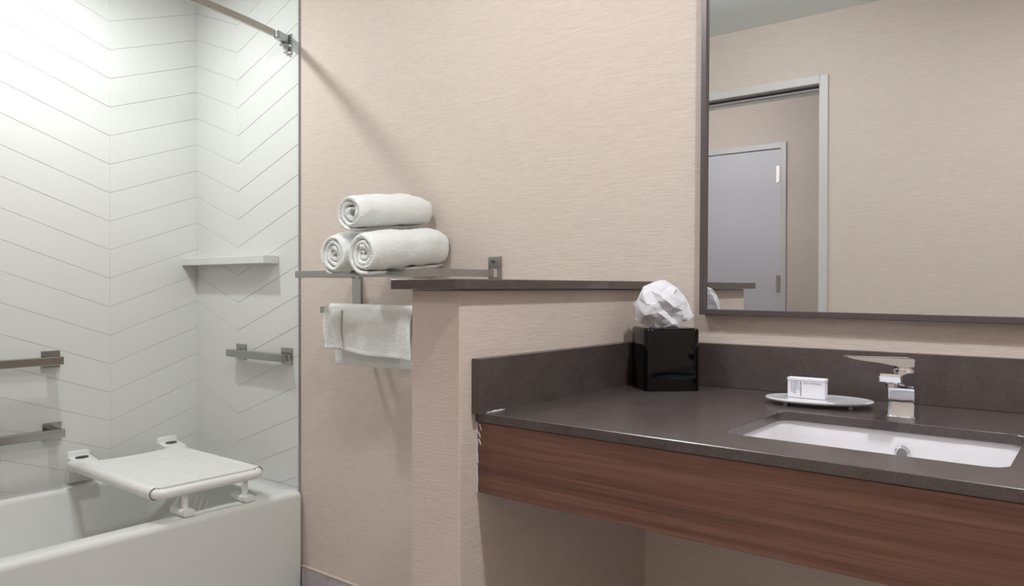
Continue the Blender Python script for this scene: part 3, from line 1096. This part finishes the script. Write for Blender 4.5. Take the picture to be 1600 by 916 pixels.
# ------------------------------------------------------------------ soap dish and soap box
DXc, DYc, DR = -0.4680, 1.5900, math.radians(13)
dish = thing('soap_dish', 'flat white oval soap dish on the counter beside the tap', 'dish', (DXc, DYc, ZC), DR)
bm = bmesh.new()
a1, b1 = 0.103, 0.062
lo_ = []
for k_, z in ((0.90, 0.0075), (0.965, 0.0080), (0.995, 0.0105), (1.0, 0.0125), (0.992, 0.0142), (0.975, 0.0146), (0.93, 0.0140), (0.80, 0.0136)):
    lo_.append([Vector((a1 * k_ * math.cos(q_), b1 * (1 - (1 - k_) * 1.5) * math.sin(q_), z)) for q_ in [2 * math.pi * i / 56 for i in range(56)]])
loft(bm, lo_)
obj('plate', bm, M['ceramic'], dish, smooth=True)
for q_ in (215, 325, 35, 145):
    bm = cyl(bmesh.new(), (a1 * .72 * math.cos(math.radians(q_)), b1 * .72 * math.sin(math.radians(q_)), 0.0), (a1 * .72 * math.cos(math.radians(q_)), b1 * .72 * math.sin(math.radians(q_)), 0.0078), 0.0045, n=12)
    obj('bumper_foot', bm, M['clear'], dish)

BX, BY, BZ = -0.4870, 1.5800, ZC + 0.0142
sb = thing('soap_box', 'small white printed soap carton standing on the oval dish', 'soap box', (BX, BY, BZ), math.radians(1.5))
bm = bmesh.new()
box(bm, -0.0368, 0.0368, -0.009, 0.011, 0.0, 0.0395, bev=0.0006, seg=1)
carton = obj('carton', bm, M['card'], sb)
bm = bmesh.new()
box(bm, -0.0378, 0.0378, -0.0100, 0.0118, 0.0350, 0.0408, bev=0.0010, seg=1)
obj('lid_flap', bm, M['card'], carton)
fc = bpy.data.curves.new('print_line', 'FONT')
fc.body = 'PAUL MITCHELL'
fc.size = 0.0050
fc.align_x = 'LEFT'
fc.extrude = 0.00005
fo = bpy.data.objects.new('tmp_text', fc)
C.objects.link(fo)
bpy.context.view_layer.update()
me = bpy.data.meshes.new_from_object(fo)
bpy.data.objects.remove(fo)
wtx = max(v_.co.x for v_ in me.vertices)
bm = bmesh.new(); bm.from_mesh(me)
for v_ in bm.verts:
    v_.co = Vector((-0.0050 + v_.co.x * (0.0350 / wtx), -0.00925 - v_.co.z, 0.0290 + v_.co.y))
obj('brand_print', bm, M['ink'], carton)
# five columns of tiny sideways print
bm = bmesh.new()
rnd = random.Random(11)
for cxp, length, wd in ((-0.0285, 0.022, 0.0010), (-0.0250, 0.024, 0.0010), (-0.0215, 0.026, 0.0015), (-0.0180, 0.016, 0.0014), (-0.0140, 0.019, 0.0009), (-0.0100, 0.030, 0.0016)):
    z = 0.0335
    while z > 0.0335 - length:
        h_ = rnd.uniform(0.0006, 0.0013)
        box(bm, cxp - wd * rnd.uniform(.5, 1), cxp + wd * rnd.uniform(.3, 1) * .6, -0.0093, -0.0088, z - h_, z)
        z -= h_ + rnd.uniform(0.0003, 0.0009)
obj('small_print', bm, M['ink'], carton)

# ------------------------------------------------------------------ tissue box
TBX, TBY, TBR = -0.8350, 1.6330, math.radians(44)
tb = thing('tissue_box', 'glossy black square tissue box cover in the counter corner', 'tissue box', (TBX, TBY, ZC), TBR)
bm = bmesh.new()
h = 0.0655; TH_ = 0.1450
lo_ = [rrect(-h, h, -h, h, 0.017, 0.0, 6), rrect(-h, h, -h, h, 0.017, 0.002, 6)]
for i in range(6):
    q_ = math.radians(90 * i / 5); e = 0.0075 * (1 - math.cos(q_))
    lo_.append(rrect(-h + e, h - e, -h + e, h - e, 0.017 - e * .6, TH_ - 0.0075 + 0.0075 * math.sin(q_), 6))
# top with opening
def oval_ring(rx, ry, z):
    base = rrect(-1, 1, -1, 1, 0.999, z, 6)
    return [Vector((p.x * rx, p.y * ry, z)) for p in base]
lo_ += [oval_ring(0.034, 0.026, TH_), oval_ring(0.032, 0.024, TH_ - 0.004), oval_ring(0.032, 0.024, TH_ - 0.03)]
loft(bm, lo_)
sharpen(obj('cover', bm, M['black'], tb), 35)

# crumpled sheet: front and back layers of sharp folded facets around a hollow, gathered at the slot
from mathutils.geometry import delaunay_2d_cdt
TP = [  # (right, up, forward) in millimetres from the slot
    (-73, 58, -8), (-62, 66, 4), (-47, 99, 2), (-27, 108, 0), (-9, 114, -3), (4, 113.5, -4), (19, 104, -2), (36, 92, 0), (47, 78, 2),
    (59, 58, 4), (70, 29, 10), (57, 20, 22), (35, 13, 24), (37, 1, 20), (-9, 0, 18), (-27, 2, 14), (-53, 11, 10), (-65, 18, 4), (-65, 49, 6),
    (-3, 99, 20), (-11, 80, 34), (22, 78, 36), (5, 47, 24), (-6, 7, 20), (25, 51, 44), (-20, 56, 42), (-45, 78, 24), (-57, 47, 22), (-41, 32, 38),
    (-24, 20, 26), (16, 34, 26), (13, 20, 34), (44, 44, 30), (-30, 90, 18), (28, 92, 20), (48, 62, 18), (-14, 64, 30), (8, 66, 44), (50, 28, 30), (24, 10, 30), (-38, 60, 36), (-12, 38, 40), (2, 88, 30)]
def tsheet(bm, sgn, seed):
    rnd_ = random.Random(seed)
    pts = [Vector((x, y)) for x, y, f in TP]
    n_out = 19
    out = delaunay_2d_cdt(pts, [(i, (i + 1) % n_out) for i in range(n_out)], [list(range(n_out))], 1, 1e-6)
    vs2, faces = out[0], out[2]
    orig = out[3]
    vs = []
    for i, v2 in enumerate(vs2):
        j = orig[i][0] if orig[i] else 0
        x, y, f = TP[j]
        if j < n_out:
            dpt = f
        else:
            dpt = f if sgn > 0 else -f * 0.8 + rnd_.uniform(-7, 7)
        vs.append(bm.verts.new(Vector((x, -dpt, y))))
    for f_ in faces:
        try:
            bm.faces.new([vs[k_] for k_ in f_])
        except ValueError:
            pass
ti = bmesh.new()
tsheet(ti, 1, 1)
tsheet(ti, -1, 2)
bmesh.ops.remove_doubles(ti, verts=ti.verts, dist=0.01)
bmesh.ops.subdivide_edges(ti, edges=ti.edges, cuts=3, use_grid_fill=True, smooth=0.18, use_smooth_even=True)
bmesh.ops.triangulate(ti, faces=ti.faces)
for v_ in ti.verts:
    c_ = v_.co
    nz = noise.noise(c_ * 0.055 + Vector((3, 1, 7)))
    n2 = abs(noise.noise(c_ * 0.11 + Vector((9, 4, 2))))
    v_.co = Vector((c_.x + 1.4 * nz, c_.y + 4.0 * nz - 3.2 * n2, c_.z + 1.2 * nz * min(1, c_.z / 30)))
    v_.co *= 0.001
o = obj('tissue', ti, M['tissue'])
o.location = (TBX - 0.002, TBY - 0.004, ZC + TH_ - 0.003)
o.rotation_euler = (0, 0, math.radians(27))
sharpen(o, 12)
tag(o, 'crumpled white paper tissue pulled up from the black box', 'tissue')

# ------------------------------------------------------------------ wall mirror
mr = thing('wall_mirror', 'large wall mirror in a thin dark bronze metal frame', 'mirror', (-0.30, WY, 1.09), 0)
MX0, MX1, MZ0, MZ1 = -0.788, 0.30, 1.0900, 2.20
FYm = 1.7200
FWd = 0.0135
bm = bmesh.new()
def frame_loop(ins, y):
    return [Vector((MX0 + ins, y, MZ0 + ins)), Vector((MX1 - ins, y, MZ0 + ins)), Vector((MX1 - ins, y, MZ1 - ins)), Vector((MX0 + ins, y, MZ1 - ins))]
seq = [(0.0, WY - 0.001), (0.0, FYm + 0.001), (0.001, FYm), (FWd - 0.001, FYm), (FWd, FYm + 0.001), (FWd, FYm + 0.012), (FWd + 0.002, FYm + 0.012), (FWd + 0.002, FYm + 0.0155), (0.004, FYm + 0.0155), (0.004, WY - 0.001)]
loft(bm, [frame_loop(i, y) for i, y in seq], wrap=True)
child(obj('frame', bm, M['bronze']), mr)
bm = bx(MX0 + FWd - 0.004, MX1 - FWd + 0.004, FYm + 0.0095, FYm + 0.0135, MZ0 + FWd - 0.004, MZ1 - FWd + 0.004)
child(obj('glass', bm, M['mirror']), mr)
mr.rotation_euler = (0, math.radians(0.25), 0)
